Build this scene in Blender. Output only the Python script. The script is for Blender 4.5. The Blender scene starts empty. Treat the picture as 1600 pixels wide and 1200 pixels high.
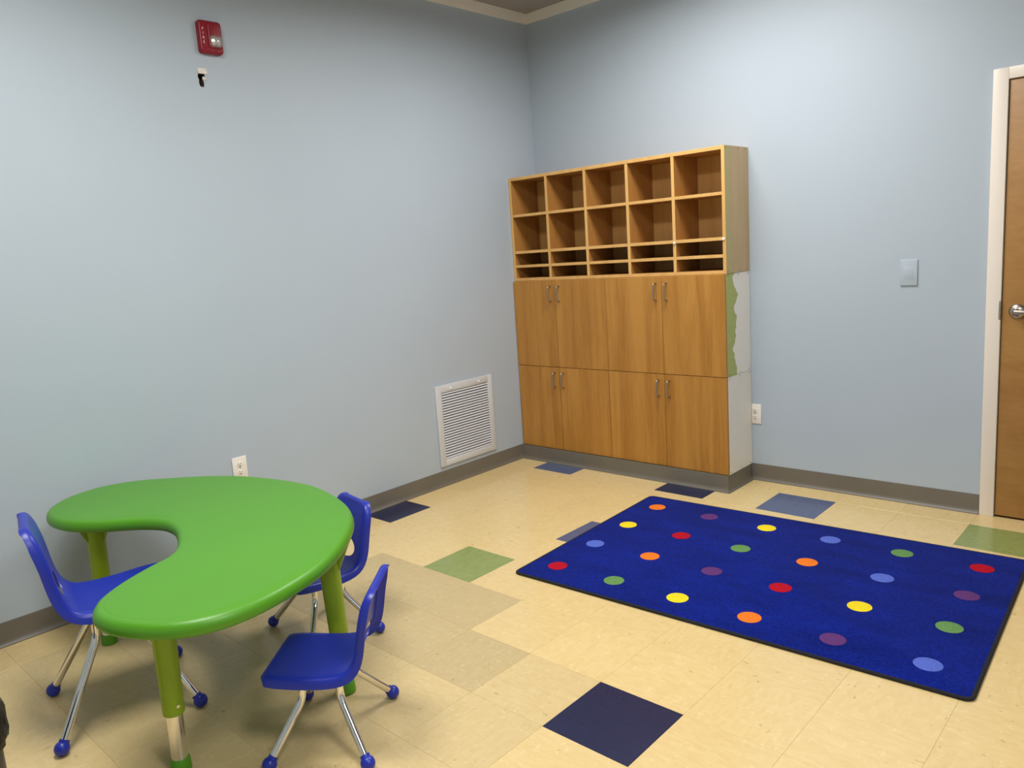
import bpy, bmesh, math, random
from mathutils import Vector, Matrix
random.seed(7)
sc = bpy.context.scene
COL = sc.collection
PI = math.pi

# ------------------------------------------------------------------ camera
cam_d = bpy.data.cameras.new('camera'); cam = bpy.data.objects.new('camera', cam_d)
COL.objects.link(cam); sc.camera = cam
CAM = Vector((1.4233, -1.6022, 1.4256))
rx = Vector((1.6655, 0.6058, -0.6149))                     # solved from the floor grid
Rm = Matrix.Rotation(rx.length, 3, rx.normalized())        # world -> camera (x right, y down, z forward)
X, Y, Z = Rm[0].copy(), -Rm[1].copy(), -Rm[2].copy()
cam.matrix_world = Matrix(((X.x, Y.x, Z.x, CAM.x), (X.y, Y.y, Z.y, CAM.y), (X.z, Y.z, Z.z, CAM.z), (0, 0, 0, 1)))
cam_d.sensor_width = 36; cam_d.lens = 1208.1/1600*36
cam_d.shift_x = 39.03/1600; cam_d.shift_y = -8.88/1600
cam_d.clip_start = 0.02

# ------------------------------------------------------------------ world, exposure, lamps
w = bpy.data.worlds.new('world'); sc.world = w; w.use_nodes = True
w.node_tree.nodes['Background'].inputs[0].default_value = (0.6, 0.65, 0.7, 1)
w.node_tree.nodes['Background'].inputs[1].default_value = 0.05
vs = sc.view_settings
vs.view_transform = 'Standard'; vs.look = 'None'; vs.gamma = 1; vs.exposure = 0.0
try: vs.use_curve_mapping = False
except Exception: pass
LAMP_POWER = 44.5
LAMP_COLOR = (1.0, 0.98, 0.96)
TROFFERS = [((-0.42, 1.52), 'ceiling light panel over the floor between rug and grille'),
            ((-0.60, -0.75), 'ceiling light panel over the green table'),
            ((1.85, -0.75), 'ceiling light panel by the right wall, behind the viewer')]
LAMP_SPREAD = 167

# room, metres
XL, XR, YB, YF, ZC = -2.06, 2.60, 2.61, -3.00, 2.957
T = 0.3048

# ------------------------------------------------------------------ helpers
def lin(c):
    c = c/255.0
    return c/12.92 if c <= 0.04045 else ((c+0.055)/1.055)**2.4
def rgb(r, g, b): return (lin(r), lin(g), lin(b), 1)

def mat(name, col, rough=0.5, metal=0.0, spec=0.5, coat=0.0, noise=None, bump=None, col2=None, emit=None):
    m = bpy.data.materials.new(name); m.use_nodes = True
    nt = m.node_tree; b = nt.nodes['Principled BSDF']
    b.inputs['Base Color'].default_value = col
    b.inputs['Roughness'].default_value = rough
    b.inputs['Metallic'].default_value = metal
    b.inputs['Specular IOR Level'].default_value = spec
    if coat: b.inputs['Coat Weight'].default_value = coat; b.inputs['Coat Roughness'].default_value = 0.15
    tc = nt.nodes.new('ShaderNodeTexCoord')
    if noise:
        n = nt.nodes.new('ShaderNodeTexNoise'); n.inputs['Scale'].default_value = noise
        n.inputs['Detail'].default_value = 5
        nt.links.new(tc.outputs['Object'], n.inputs['Vector'])
        mx = nt.nodes.new('ShaderNodeMix'); mx.data_type = 'RGBA'
        rp = nt.nodes.new('ShaderNodeValToRGB')
        rp.color_ramp.elements[0].position = 0.3; rp.color_ramp.elements[1].position = 0.7
        nt.links.new(n.outputs['Fac'], rp.inputs['Fac'])
        nt.links.new(rp.outputs['Color'], mx.inputs['Factor'])
        mx.inputs['A'].default_value = col; mx.inputs['B'].default_value = col2 or tuple(c*0.9 for c in col[:3])+(1,)
        nt.links.new(mx.outputs['Result'], b.inputs['Base Color'])
    if bump:
        n2 = nt.nodes.new('ShaderNodeTexNoise'); n2.inputs['Scale'].default_value = bump[0]; n2.inputs['Detail'].default_value = 4
        nt.links.new(tc.outputs['Object'], n2.inputs['Vector'])
        bp = nt.nodes.new('ShaderNodeBump'); bp.inputs['Strength'].default_value = bump[1]; bp.inputs['Distance'].default_value = bump[2]
        nt.links.new(n2.outputs['Fac'], bp.inputs['Height']); nt.links.new(bp.outputs['Normal'], b.inputs['Normal'])
    if emit:
        b.inputs['Emission Color'].default_value = emit[0]; b.inputs['Emission Strength'].default_value = emit[1]
    return m

def wood(name, c1, c2, rough=0.42, scale=(14, 14, 0.9), seed=0.0):
    """veneer: long vertical grain with darker cathedral streaks"""
    m = bpy.data.materials.new(name); m.use_nodes = True
    nt = m.node_tree; b = nt.nodes['Principled BSDF']; L = nt.links.new
    tc = nt.nodes.new('ShaderNodeTexCoord'); oi = nt.nodes.new('ShaderNodeObjectInfo')
    ad = nt.nodes.new('ShaderNodeVectorMath'); ad.operation = 'ADD'
    sh = nt.nodes.new('ShaderNodeVectorMath'); sh.operation = 'SCALE'; sh.inputs['Scale'].default_value = 17.0
    cx = nt.nodes.new('ShaderNodeCombineXYZ')
    for i in range(3): L(oi.outputs['Random'], cx.inputs[i])
    L(cx.outputs[0], sh.inputs[0]); L(tc.outputs['Object'], ad.inputs[0]); L(sh.outputs[0], ad.inputs[1])
    mp = nt.nodes.new('ShaderNodeMapping'); mp.inputs['Scale'].default_value = scale
    L(ad.outputs[0], mp.inputs['Vector'])
    n1 = nt.nodes.new('ShaderNodeTexNoise'); n1.inputs['Scale'].default_value = 1.0; n1.inputs['Detail'].default_value = 6
    n1.inputs['Distortion'].default_value = 0.6
    L(mp.outputs[0], n1.inputs['Vector'])
    mp2 = nt.nodes.new('ShaderNodeMapping'); mp2.inputs['Scale'].default_value = tuple(s*9 for s in scale)
    L(ad.outputs[0], mp2.inputs['Vector'])
    n2 = nt.nodes.new('ShaderNodeTexNoise'); n2.inputs['Scale'].default_value = 1.0; n2.inputs['Detail'].default_value = 3
    L(mp2.outputs[0], n2.inputs['Vector'])
    av = nt.nodes.new('ShaderNodeMath'); av.operation = 'MULTIPLY_ADD'; av.inputs[1].default_value = 0.3
    L(n2.outputs['Fac'], av.inputs[0])
    m7 = nt.nodes.new('ShaderNodeMath'); m7.operation = 'MULTIPLY'; m7.inputs[1].default_value = 0.7
    L(n1.outputs['Fac'], m7.inputs[0]); L(m7.outputs[0], av.inputs[2])
    rp = nt.nodes.new('ShaderNodeValToRGB')
    rp.color_ramp.elements[0].position = 0.32; rp.color_ramp.elements[0].color = c2
    rp.color_ramp.elements[1].position = 0.62; rp.color_ramp.elements[1].color = c1
    L(av.outputs[0], rp.inputs['Fac']); L(rp.outputs['Color'], b.inputs['Base Color'])
    b.inputs['Roughness'].default_value = rough
    return m

def floor_mat(name, base, fleck, dark, amount=1.0, rough=0.2):
    """vinyl composition tile: streaky marbling and pale/dark flecks, waxed"""
    m = bpy.data.materials.new(name); m.use_nodes = True
    nt = m.node_tree; b = nt.nodes['Principled BSDF']; L = nt.links.new
    tc = nt.nodes.new('ShaderNodeTexCoord'); oi = nt.nodes.new('ShaderNodeObjectInfo')
    cx = nt.nodes.new('ShaderNodeCombineXYZ'); sh = nt.nodes.new('ShaderNodeVectorMath'); sh.operation = 'SCALE'; sh.inputs['Scale'].default_value = 31.0
    for i in range(3): L(oi.outputs['Random'], cx.inputs[i])
    L(cx.outputs[0], sh.inputs[0])
    ad = nt.nodes.new('ShaderNodeVectorMath'); ad.operation = 'ADD'
    L(tc.outputs['Object'], ad.inputs[0]); L(sh.outputs[0], ad.inputs[1])
    def nz(scale, sx, sy, det, p0, p1, dist=0.4):
        mp = nt.nodes.new('ShaderNodeMapping'); mp.inputs['Scale'].default_value = (sx, sy, 1)
        L(ad.outputs[0], mp.inputs['Vector'])
        n = nt.nodes.new('ShaderNodeTexNoise'); n.inputs['Scale'].default_value = scale; n.inputs['Detail'].default_value = det
        n.inputs['Distortion'].default_value = dist
        L(mp.outputs[0], n.inputs['Vector'])
        r = nt.nodes.new('ShaderNodeMapRange'); r.inputs['From Min'].default_value = p0; r.inputs['From Max'].default_value = p1
        L(n.outputs['Fac'], r.inputs['Value']); return r.outputs[0]
    def mixc(f, a, c, k):
        mk = nt.nodes.new('ShaderNodeMath'); mk.operation = 'MULTIPLY'; mk.inputs[1].default_value = k; L(f, mk.inputs[0])
        mx = nt.nodes.new('ShaderNodeMix'); mx.data_type = 'RGBA'; L(mk.outputs[0], mx.inputs['Factor'])
        if isinstance(a, tuple): mx.inputs['A'].default_value = a
        else: L(a, mx.inputs['A'])
        mx.inputs['B'].default_value = c; return mx.outputs['Result']
    c = mixc(nz(60, 1, 0.35, 6, 0.35, 0.7), base, dark, 0.45*amount)
    c = mixc(nz(75, 0.5, 1.0, 2, 0.60, 0.72), c, fleck, 0.32*amount)
    c = mixc(nz(40, 1.3, 0.6, 2, 0.70, 0.76), c, tuple(x*0.5 for x in dark[:3])+(1,), 0.5*amount)
    hv = nt.nodes.new('ShaderNodeHueSaturation')                       # small tile-to-tile shade difference
    mr = nt.nodes.new('ShaderNodeMapRange'); mr.inputs['To Min'].default_value = 0.98; mr.inputs['To Max'].default_value = 1.02
    L(oi.outputs['Random'], mr.inputs['Value']); L(mr.outputs[0], hv.inputs['Value']); L(c, hv.inputs['Color'])
    L(hv.outputs[0], b.inputs['Base Color'])
    b.inputs['Roughness'].default_value = rough; b.inputs['Specular IOR Level'].default_value = 0.5
    return m

def tag(o, label=None, cat=None, group=None, kind=None):
    if label: o['label'] = label
    if cat: o['category'] = cat
    if group: o['group'] = group
    if kind: o['kind'] = kind
    return o

def empty(name, loc=(0, 0, 0), rz=0.0, label=None, cat=None, group=None, kind=None):
    o = bpy.data.objects.new(name, None); COL.objects.link(o)
    o.empty_display_size = 0.1; o.location = loc; o.rotation_euler = (0, 0, rz)
    return tag(o, label, cat, group, kind)

def root_of(o):
    while o.parent: o = o.parent
    return o

def obj(name, bm, m, parent=None, smooth=False, local=False, label=None, sharp=40):
    """one mesh object; world-space vertices are moved into the root's frame unless local"""
    if parent is not None and not local:
        r = root_of(parent)
        bmesh.ops.transform(bm, matrix=Matrix.Translation(r.location).inverted() if r.rotation_euler.z == 0 else
                            (Matrix.Translation(r.location) @ Matrix.Rotation(r.rotation_euler.z, 4, 'Z')).inverted(), verts=bm.verts)
    bmesh.ops.recalc_face_normals(bm, faces=bm.faces)
    me = bpy.data.meshes.new(name); bm.to_mesh(me); bm.free()
    if smooth:
        for p in me.polygons: p.use_smooth = True
        me.set_sharp_from_angle(angle=math.radians(sharp))
    for mm in (m if isinstance(m, (list, tuple)) else [m]): me.materials.append(mm)
    o = bpy.data.objects.new(name, me); COL.objects.link(o)
    if parent is not None: o.parent = parent
    if label: o['label'] = label
    return o

def NB(): return bmesh.new()

def box(bm, x0, x1, y0, y1, z0, z1, bev=0.0, seg=2):
    r = bmesh.ops.create_cube(bm, size=1)
    vs_ = r['verts']
    bmesh.ops.scale(bm, vec=(x1-x0, y1-y0, z1-z0), verts=vs_)
    bmesh.ops.translate(bm, vec=((x0+x1)/2, (y0+y1)/2, (z0+z1)/2), verts=vs_)
    if bev:
        es = list({e for v in vs_ for e in v.link_edges})
        bmesh.ops.bevel(bm, geom=es, offset=bev, segments=seg, affect='EDGES', profile=0.5)
    return bm

def boxo(name, b, m, parent=None, bev=0.0, seg=2, **k):
    return obj(name, box(NB(), *b, bev, seg), m, parent, smooth=bev > 0, **k)

def tube(bm, pts, r, n=12, caps=True):
    """swept round tube; r a number or one radius per point"""
    pts = [Vector(p) for p in pts]; rs = r if isinstance(r, (list, tuple)) else [r]*len(pts)
    rings = []; ref = None
    for i, p in enumerate(pts):
        t = (pts[min(i+1, len(pts)-1)] - pts[max(i-1, 0)]).normalized()
        if ref is None:
            ref = Vector((0, 0, 1)) if abs(t.z) < 0.9 else Vector((1, 0, 0))
        a = (ref - t*ref.dot(t)).normalized(); ref = a; b = t.cross(a)
        rings.append([bm.verts.new(p + (a*math.cos(2*PI*k/n) + b*math.sin(2*PI*k/n))*rs[i]) for k in range(n)])
    for A, B in zip(rings, rings[1:]):
        for k in range(n): bm.faces.new((A[k], A[(k+1) % n], B[(k+1) % n], B[k]))
    if caps:
        bm.faces.new(rings[0][::-1]); bm.faces.new(rings[-1])
    return bm

def arc_path(pts, rad, n=6):
    """polyline with rounded corners"""
    pts = [Vector(p) for p in pts]; out = [pts[0]]
    for a, b, c in zip(pts, pts[1:], pts[2:]):
        d1 = (a-b).normalized(); d2 = (c-b).normalized()
        k = min(rad, (a-b).length*0.49, (c-b).length*0.49)
        p0, p2 = b+d1*k, b+d2*k
        for i in range(n+1):
            t = i/n; out.append(p0*(1-t)**2 + b*2*t*(1-t) + p2*t*t)
    out.append(pts[-1]); return out

def lathe(bm, prof, cx=0, cy=0, n=32, axis='z'):
    """profile (r, h) turned round an axis"""
    rings = []
    for r, h in prof:
        ring = []
        for k in range(n):
            a = 2*PI*k/n; u, v = r*math.cos(a), r*math.sin(a)
            ring.append(bm.verts.new((u, v, h)))
        rings.append(ring)
    for A, B in zip(rings, rings[1:]):
        for k in range(n): bm.faces.new((A[k], A[(k+1) % n], B[(k+1) % n], B[k]))
    bm.faces.new(rings[0][::-1]); bm.faces.new(rings[-1])
    vs_ = [v for r in rings for v in r]
    if axis == 'x': bmesh.ops.transform(bm, matrix=Matrix.Rotation(PI/2, 4, 'Y'), verts=vs_)
    if axis == '-y': bmesh.ops.transform(bm, matrix=Matrix.Rotation(PI/2, 4, 'X'), verts=vs_)
    return vs_

def lathe_at(loc, prof, n=24, axis='z'):
    bm = NB(); lathe(bm, prof, n=n, axis=axis); bmesh.ops.translate(bm, vec=loc, verts=bm.verts); return bm

def prism_x(bm, prof, x0, x1):
    """profile of (y, z) points extruded along x"""
    A = [bm.verts.new((x0, y, z)) for y, z in prof]; B = [bm.verts.new((x1, y, z)) for y, z in prof]
    n = len(prof)
    for k in range(n): bm.faces.new((A[k], A[(k+1) % n], B[(k+1) % n], B[k]))
    bm.faces.new(A[::-1]); bm.faces.new(B); return bm

# ------------------------------------------------------------------ materials
M = {}
M['wall'] = mat('pale_blue_paint', rgb(178, 190, 201), 0.5, spec=0.35, noise=2.2, col2=rgb(176, 188, 199), bump=(260, 0.12, 0.002))
M['ceiling'] = mat('ceiling_board', rgb(165, 158, 154), 0.9, bump=(180, 0.3, 0.003))
M['trim'] = mat('cream_trim_paint', rgb(246, 239, 226), 0.45)
M['cove'] = mat('grey_rubber', rgb(112, 106, 94), 0.42, noise=6, col2=rgb(106, 100, 89))
M['tile'] = floor_mat('cream_floor_tile', rgb(222, 197, 142), rgb(235, 217, 172), rgb(208, 178, 118))
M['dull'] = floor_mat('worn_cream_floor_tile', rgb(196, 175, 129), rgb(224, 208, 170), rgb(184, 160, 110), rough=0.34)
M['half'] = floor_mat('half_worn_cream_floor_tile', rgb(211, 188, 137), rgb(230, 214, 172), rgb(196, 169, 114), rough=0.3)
M['navy'] = floor_mat('navy_floor_tile', rgb(32, 36, 68), rgb(50, 54, 86), rgb(25, 28, 56), 0.7, rough=0.26)
M['slate'] = floor_mat('slate_blue_floor_tile', rgb(84, 95, 128), rgb(104, 114, 140), rgb(70, 80, 110), 0.7)
M['tgreen'] = floor_mat('olive_green_floor_tile', rgb(140, 152, 88), rgb(170, 178, 112), rgb(116, 130, 68), 0.9)
M['joint'] = mat('tile_joint', rgb(196, 170, 120), 0.8)
M['door_wood'] = wood('door_veneer', rgb(170, 127, 70), rgb(152, 108, 54), 0.4, scale=(2.2, 5, 5.5))
M['front'] = wood('cupboard_veneer', rgb(189, 135, 60), rgb(160, 107, 38), 0.36)
M['maple'] = wood('maple_edge', rgb(222, 178, 110), rgb(208, 160, 90), 0.42)
M['inside_shade'] = wood('maple_inside_shaded', rgb(182, 132, 70), rgb(166, 116, 56), 0.45)  # same maple darkened: the cubbies' shade is put into its colour
M['frame'] = mat('door_frame_paint', rgb(238, 228, 216), 0.4)
M['nickel'] = mat('brushed_nickel', rgb(176, 170, 162), 0.32, metal=1.0)
M['chrome'] = mat('chrome', rgb(232, 230, 226), 0.06, metal=1.0)
M['green'] = mat('leaf_green_plastic', rgb(80, 147, 26), 0.38, spec=0.45, bump=(420, 0.10, 0.001), noise=3, col2=rgb(78, 144, 25))
M['leg_green'] = mat('olive_green_plastic', rgb(136, 166, 20), 0.34)
M['blue'] = mat('royal_blue_plastic', rgb(28, 44, 158), 0.36, spec=0.5, bump=(600, 0.08, 0.0008))
M['rug'] = None
M['binding'] = mat('black_binding', rgb(14, 13, 16), 0.85, bump=(500, 0.6, 0.003))
M['white_panel'] = mat('white_melamine', rgb(242, 238, 229), 0.42, noise=5, col2=rgb(236, 231, 220))
M['plate'] = mat('white_plate_plastic', rgb(240, 234, 224), 0.35)
M['slot'] = mat('dark_slot', rgb(40, 34, 30), 0.6)
M['screw'] = mat('dark_screw', rgb(92, 84, 76), 0.4, metal=0.6)
M['vent'] = mat('off_white_enamel', rgb(206, 209, 212), 0.45)
M['duct'] = mat('dark_backing', rgb(38, 35, 35), 0.8)  # near-black; on the grille plate it paints the shade between the slats
M['alarm'] = mat('red_plastic', rgb(138, 16, 34), 0.35)
M['alarm_white'] = mat('white_print', rgb(235, 225, 225), 0.5)
M['plaster'] = mat('torn_plaster', rgb(228, 222, 215), 0.9, bump=(200, 0.6, 0.004))
M['cavity'] = mat('cavity_shade_brown', rgb(70, 58, 50), 0.9)  # dark brown puts the shade of the recess into the hole's colour
M['black_bag'] = mat('black_plastic_film', rgb(20, 20, 23), 0.24, bump=(38, 0.3, 0.012))
M['bin'] = mat('dark_brown_plastic', rgb(58, 44, 34), 0.45)
M['diffuser'] = mat('lamp_diffuser', rgb(250, 250, 245), 0.5, emit=((1, 0.96, 0.9, 1), 1.2))
M['steel_white'] = mat('white_enamel', rgb(235, 235, 232), 0.4)

def lens_mat():
    m = bpy.data.materials.new('clear_lens'); m.use_nodes = True
    b = m.node_tree.nodes['Principled BSDF']
    b.inputs['Base Color'].default_value = (0.93, 0.92, 0.9, 1); b.inputs['Roughness'].default_value = 0.08
    b.inputs['Transmission Weight'].default_value = 0.75; b.inputs['IOR'].default_value = 1.49
    return m
M['lens'] = lens_mat()

def rug_mat():
    m = bpy.data.materials.new('blue_pile'); m.use_nodes = True
    nt = m.node_tree; b = nt.nodes['Principled BSDF']; L = nt.links.new
    tc = nt.nodes.new('ShaderNodeTexCoord')
    n = nt.nodes.new('ShaderNodeTexNoise'); n.inputs['Scale'].default_value = 150; n.inputs['Detail'].default_value = 4; L(tc.outputs['Object'], n.inputs['Vector'])
    mp = nt.nodes.new('ShaderNodeMapping'); mp.inputs['Rotation'].default_value = (0, 0, 0.7); mp.inputs['Scale'].default_value = (1.4, 4.0, 1)
    L(tc.outputs['Object'], mp.inputs['Vector'])
    n2 = nt.nodes.new('ShaderNodeTexNoise'); n2.inputs['Scale'].default_value = 2.2; n2.inputs['Detail'].default_value = 6; L(mp.outputs[0], n2.inputs['Vector'])
    r1 = nt.nodes.new('ShaderNodeValToRGB'); r1.color_ramp.elements[0].position = 0.35; r1.color_ramp.elements[1].position = 0.7
    r1.color_ramp.elements[0].color = rgb(4, 19, 100); r1.color_ramp.elements[1].color = rgb(12, 36, 134); L(n.outputs['Fac'], r1.inputs['Fac'])
    r2 = nt.nodes.new('ShaderNodeMapRange'); r2.inputs['From Min'].default_value = 0.3; r2.inputs['From Max'].default_value = 0.7
    r2.inputs['To Min'].default_value = 0.76; r2.inputs['To Max'].default_value = 1.26; L(n2.outputs['Fac'], r2.inputs['Value'])
    hv = nt.nodes.new('ShaderNodeHueSaturation'); L(r1.outputs[0], hv.inputs['Color']); L(r2.outputs[0], hv.inputs['Value'])
    L(hv.outputs[0], b.inputs['Base Color']); b.inputs['Roughness'].default_value = 0.95
    b.inputs['Specular IOR Level'].default_value = 0.1
    b.inputs['Sheen Weight'].default_value = 0.08; b.inputs['Sheen Roughness'].default_value = 0.6
    b.inputs['Sheen Tint'].default_value = rgb(120, 130, 220)
    bp = nt.nodes.new('ShaderNodeBump'); bp.inputs['Strength'].default_value = 0.8; bp.inputs['Distance'].default_value = 0.004
    L(n.outputs['Fac'], bp.inputs['Height']); L(bp.outputs[0], b.inputs['Normal'])
    return m
M['rug'] = rug_mat()

def smear_mat(name, base, paint, y_front, width, z_top=None, z_bot=None, base_wood=False):
    """a panel with a brushed swath of old green paint along its front edge (a stain with a shape of its own)"""
    m = bpy.data.materials.new(name); m.use_nodes = True
    nt = m.node_tree; b = nt.nodes['Principled BSDF']; L = nt.links.new
    g = nt.nodes.new('ShaderNodeNewGeometry'); sp = nt.nodes.new('ShaderNodeSeparateXYZ'); L(g.outputs['Position'], sp.inputs[0])
    n = nt.nodes.new('ShaderNodeTexNoise'); n.noise_dimensions = '1D'; n.inputs['Scale'].default_value = 7; n.inputs['Detail'].default_value = 2
    L(sp.outputs['Z'], n.inputs['W'])
    n3 = nt.nodes.new('ShaderNodeTexNoise'); n3.inputs['Scale'].default_value = 45; n3.inputs['Detail'].default_value = 4; L(g.outputs['Position'], n3.inputs['Vector'])
    ma = nt.nodes.new('ShaderNodeMath'); ma.operation = 'MULTIPLY_ADD'; ma.inputs[1].default_value = width*1.9; ma.inputs[2].default_value = y_front+width*0.02
    L(n.outputs['Fac'], ma.inputs[0])
    mb = nt.nodes.new('ShaderNodeMath'); mb.operation = 'MULTIPLY_ADD'; mb.inputs[1].default_value = 0.02; L(n3.outputs['Fac'], mb.inputs[0]); L(ma.outputs[0], mb.inputs[2])
    lt = nt.nodes.new('ShaderNodeMath'); lt.operation = 'LESS_THAN'; L(sp.outputs['Y'], lt.inputs[0]); L(mb.outputs[0], lt.inputs[1])
    mx = nt.nodes.new('ShaderNodeMix'); mx.data_type = 'RGBA'; mx.inputs['A'].default_value = base; mx.inputs['B'].default_value = paint
    if base_wood:
        k = nt.nodes.new('ShaderNodeMath'); k.operation = 'MULTIPLY'; k.inputs[1].default_value = 0.55
        L(lt.outputs[0], k.inputs[0]); L(k.outputs[0], mx.inputs['Factor'])
        mpv = nt.nodes.new('ShaderNodeMapping'); mpv.inputs['Scale'].default_value = (20, 20, 2); L(g.outputs['Position'], mpv.inputs['Vector'])
        nw = nt.nodes.new('ShaderNodeTexNoise'); nw.inputs['Scale'].default_value = 1; nw.inputs['Detail'].default_value = 5; L(mpv.outputs[0], nw.inputs['Vector'])
        rw = nt.nodes.new('ShaderNodeValToRGB'); rw.color_ramp.elements[0].position = .35; rw.color_ramp.elements[1].position = .65
        rw.color_ramp.elements[0].color = tuple(c*.9 for c in base[:3])+(1,); rw.color_ramp.elements[1].color = base
        L(nw.outputs['Fac'], rw.inputs['Fac']); L(rw.outputs[0], mx.inputs['A'])
    else:
        L(lt.outputs[0], mx.inputs['Factor'])
        rw = nt.nodes.new('ShaderNodeValToRGB'); rw.color_ramp.elements[0].position = .3; rw.color_ramp.elements[1].position = .7
        rw.color_ramp.elements[0].color = tuple(c*.88 for c in paint[:3])+(1,); rw.color_ramp.elements[1].color = paint
        L(n3.outputs['Fac'], rw.inputs['Fac']); L(rw.outputs[0], mx.inputs['B'])
    L(mx.outputs['Result'], b.inputs['Base Color']); b.inputs['Roughness'].default_value = 0.5
    return m
M['smear_white'] = smear_mat('white_panel_green_swath', rgb(242, 238, 229), rgb(180, 188, 110), 2.33, 0.085)
M['smear_wood'] = smear_mat('maple_panel_green_wash', rgb(200, 172, 128), rgb(178, 176, 112), 2.33, 0.055, base_wood=True)

# ------------------------------------------------------------------ floor
floor = obj('floor', box(NB(), XL-0.1, XR+0.1, YF-0.1, YB+0.1, -0.12, -0.003), M['joint']); tag(floor, kind='structure')
accent = {(0, 0): 'navy', (-3, 7): 'navy', (-7, 3): 'navy', (-4, 2): 'tgreen', (2, 7): 'tgreen',
          (-1, 7): 'slate', (-3, 4): 'slate', (-6, 7): 'slate'}
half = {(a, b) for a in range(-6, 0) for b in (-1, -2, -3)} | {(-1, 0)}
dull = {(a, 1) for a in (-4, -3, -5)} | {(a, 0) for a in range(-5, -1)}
tile_mesh = {}
def tile_bm(sx, sy):
    bm = NB(); g = 0.0002
    box(bm, -sx/2+g, sx/2-g, -sy/2+g, sy/2-g, -0.003, 0.0)
    top = [e for e in bm.edges if all(v.co.z > -0.001 for v in e.verts)]
    bmesh.ops.bevel(bm, geom=top, offset=0.0004, segments=1, affect='EDGES')
    return bm
for a in range(math.floor(XL/T), math.ceil(XR/T)):
    for b in range(math.floor(YF/T), math.ceil(YB/T)):
        x0, x1 = max(a*T, XL), min((a+1)*T, XR); y0, y1 = max(b*T, YF), min((b+1)*T, YB)
        if x1-x0 < 0.004 or y1-y0 < 0.004: continue
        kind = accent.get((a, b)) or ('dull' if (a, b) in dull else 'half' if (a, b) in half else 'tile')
        full = abs(x1-x0-T) < 1e-6 and abs(y1-y0-T) < 1e-6
        key = (kind, round(x1-x0, 4), round(y1-y0, 4))
        if key not in tile_mesh:
            o = obj('tile', tile_bm(x1-x0, y1-y0), M[kind], floor, local=True); tile_mesh[key] = o.data
        else:
            o = bpy.data.objects.new('tile', tile_mesh[key]); COL.objects.link(o); o.parent = floor
        o.location = ((x0+x1)/2, (y0+y1)/2, 0)
        if full and (a+b) % 2: o.rotation_euler.z = PI/2

# ------------------------------------------------------------------ walls, ceiling
DX0, DX1, DZ = 0.668, 1.600, 2.018            # door opening
bm = NB()
box(bm, XL-0.12, DX0, YB, YB+0.12, 0, ZC); box(bm, DX1, XR+0.12, YB, YB+0.12, 0, ZC); box(bm, DX0, DX1, YB, YB+0.12, DZ, ZC)
tag(obj('wall_back', bm, M['wall']), kind='structure')

# left wall with a small knocked-out hole under the alarm
hole = [(0.236, 2.327), (0.233, 2.312), (0.238, 2.300), (0.236, 2.284), (0.241, 2.270), (0.258, 2.268), (0.261, 2.284),
        (0.258, 2.297), (0.266, 2.305), (0.269, 2.318), (0.266, 2.327)]
bm = NB()
outer = [bm.verts.new((XL, y, z)) for y, z in ((YF, 0), (YB, 0), (YB, ZC), (YF, ZC))]
inner = [bm.verts.new((XL, y, z)) for y, z in hole]
es = [bm.edges.new((outer[i], outer[(i+1) % 4])) for i in range(4)] + [bm.edges.new((inner[i], inner[(i+1) % len(inner)])) for i in range(len(inner))]
bmesh.ops.triangle_fill(bm, edges=es, use_beauty=True)
back = [bm.verts.new((XL-0.12, v.co.y, v.co.z)) for v in outer]
for i in range(4): bm.faces.new((outer[i], outer[(i+1) % 4], back[(i+1) % 4], back[i]))
bm.faces.new(back)
deep = [bm.verts.new((XL-0.07, v.co.y, v.co.z)) for v in inner]
for i in range(len(inner)): bm.faces.new((inner[i], inner[(i+1) % len(inner)], deep[(i+1) % len(inner)], deep[i]))
bm.faces.new(deep)
wl = obj('wall_left', bm, M['wall']); tag(wl, kind='structure')
wl.data.materials.append(M['cavity'])
for p in wl.data.polygons:
    c = p.center
    if XL-0.1 < c.x < XL-0.001 and 0.2 < c.y < 0.3 and 2.2 < c.z < 2.4: p.material_index = 1
# torn paper face and plaster lump round the hole
bm = NB(); box(bm, XL, XL+0.004, 0.236, 0.280, 2.327, 2.352, 0.0015)
for v in bm.verts: v.co.y += 0.003*math.sin(v.co.z*700)
obj('torn_paper', bm, M['plaster'], wl, label='torn white paper patch above the hole')
bm = NB(); bmesh.ops.create_icosphere(bm, subdivisions=2, radius=0.011)
for v in bm.verts: v.co = Vector((v.co.x*0.6, v.co.y*0.8, v.co.z*0.95))*(1+0.2*math.sin(v.co.y*700+v.co.z*500))
bmesh.ops.translate(bm, vec=(XL+0.003, 0.2615, 2.305), verts=bm.verts)
obj('plaster_lump', bm, M['plaster'], wl, smooth=True, label='white plaster lump at the hole edge')

tag(obj('wall_right', box(NB(), XR, XR+0.12, YF, YB, 0, ZC), M['wall']), kind='structure')
tag(obj('wall_front', box(NB(), XL-0.12, XR+0.12, YF-0.12, YF, 0, ZC), M['wall']), kind='structure')
tag(obj('ceiling', box(NB(), XL-0.12, XR+0.12, YF-0.12, YB+0.12, ZC, ZC+0.12), M['ceiling']), kind='structure')

# ceiling trim, mitred into the corner
def trim_bm(axis):
    bm = NB(); t, z0, z1 = 0.016, 2.896, ZC
    if axis == 'left': q = [(XL, YF), (XL, YB), (XL+t, YB-t), (XL+t, YF)]
    else: q = [(XL, YB), (XR, YB), (XR, YB-t), (XL+t, YB-t)]
    A = [bm.verts.new((x, y, z0)) for x, y in q]; B = [bm.verts.new((x, y, z1)) for x, y in q]
    for k in range(4): bm.faces.new((A[k], A[(k+1) % 4], B[(k+1) % 4], B[k]))
    bm.faces.new(A[::-1]); bm.faces.new(B); return bm
tag(obj('trim_1', trim_bm('left'), M['trim']), kind='structure')
tag(obj('trim_2', trim_bm('back'), M['trim']), kind='structure')

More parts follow.
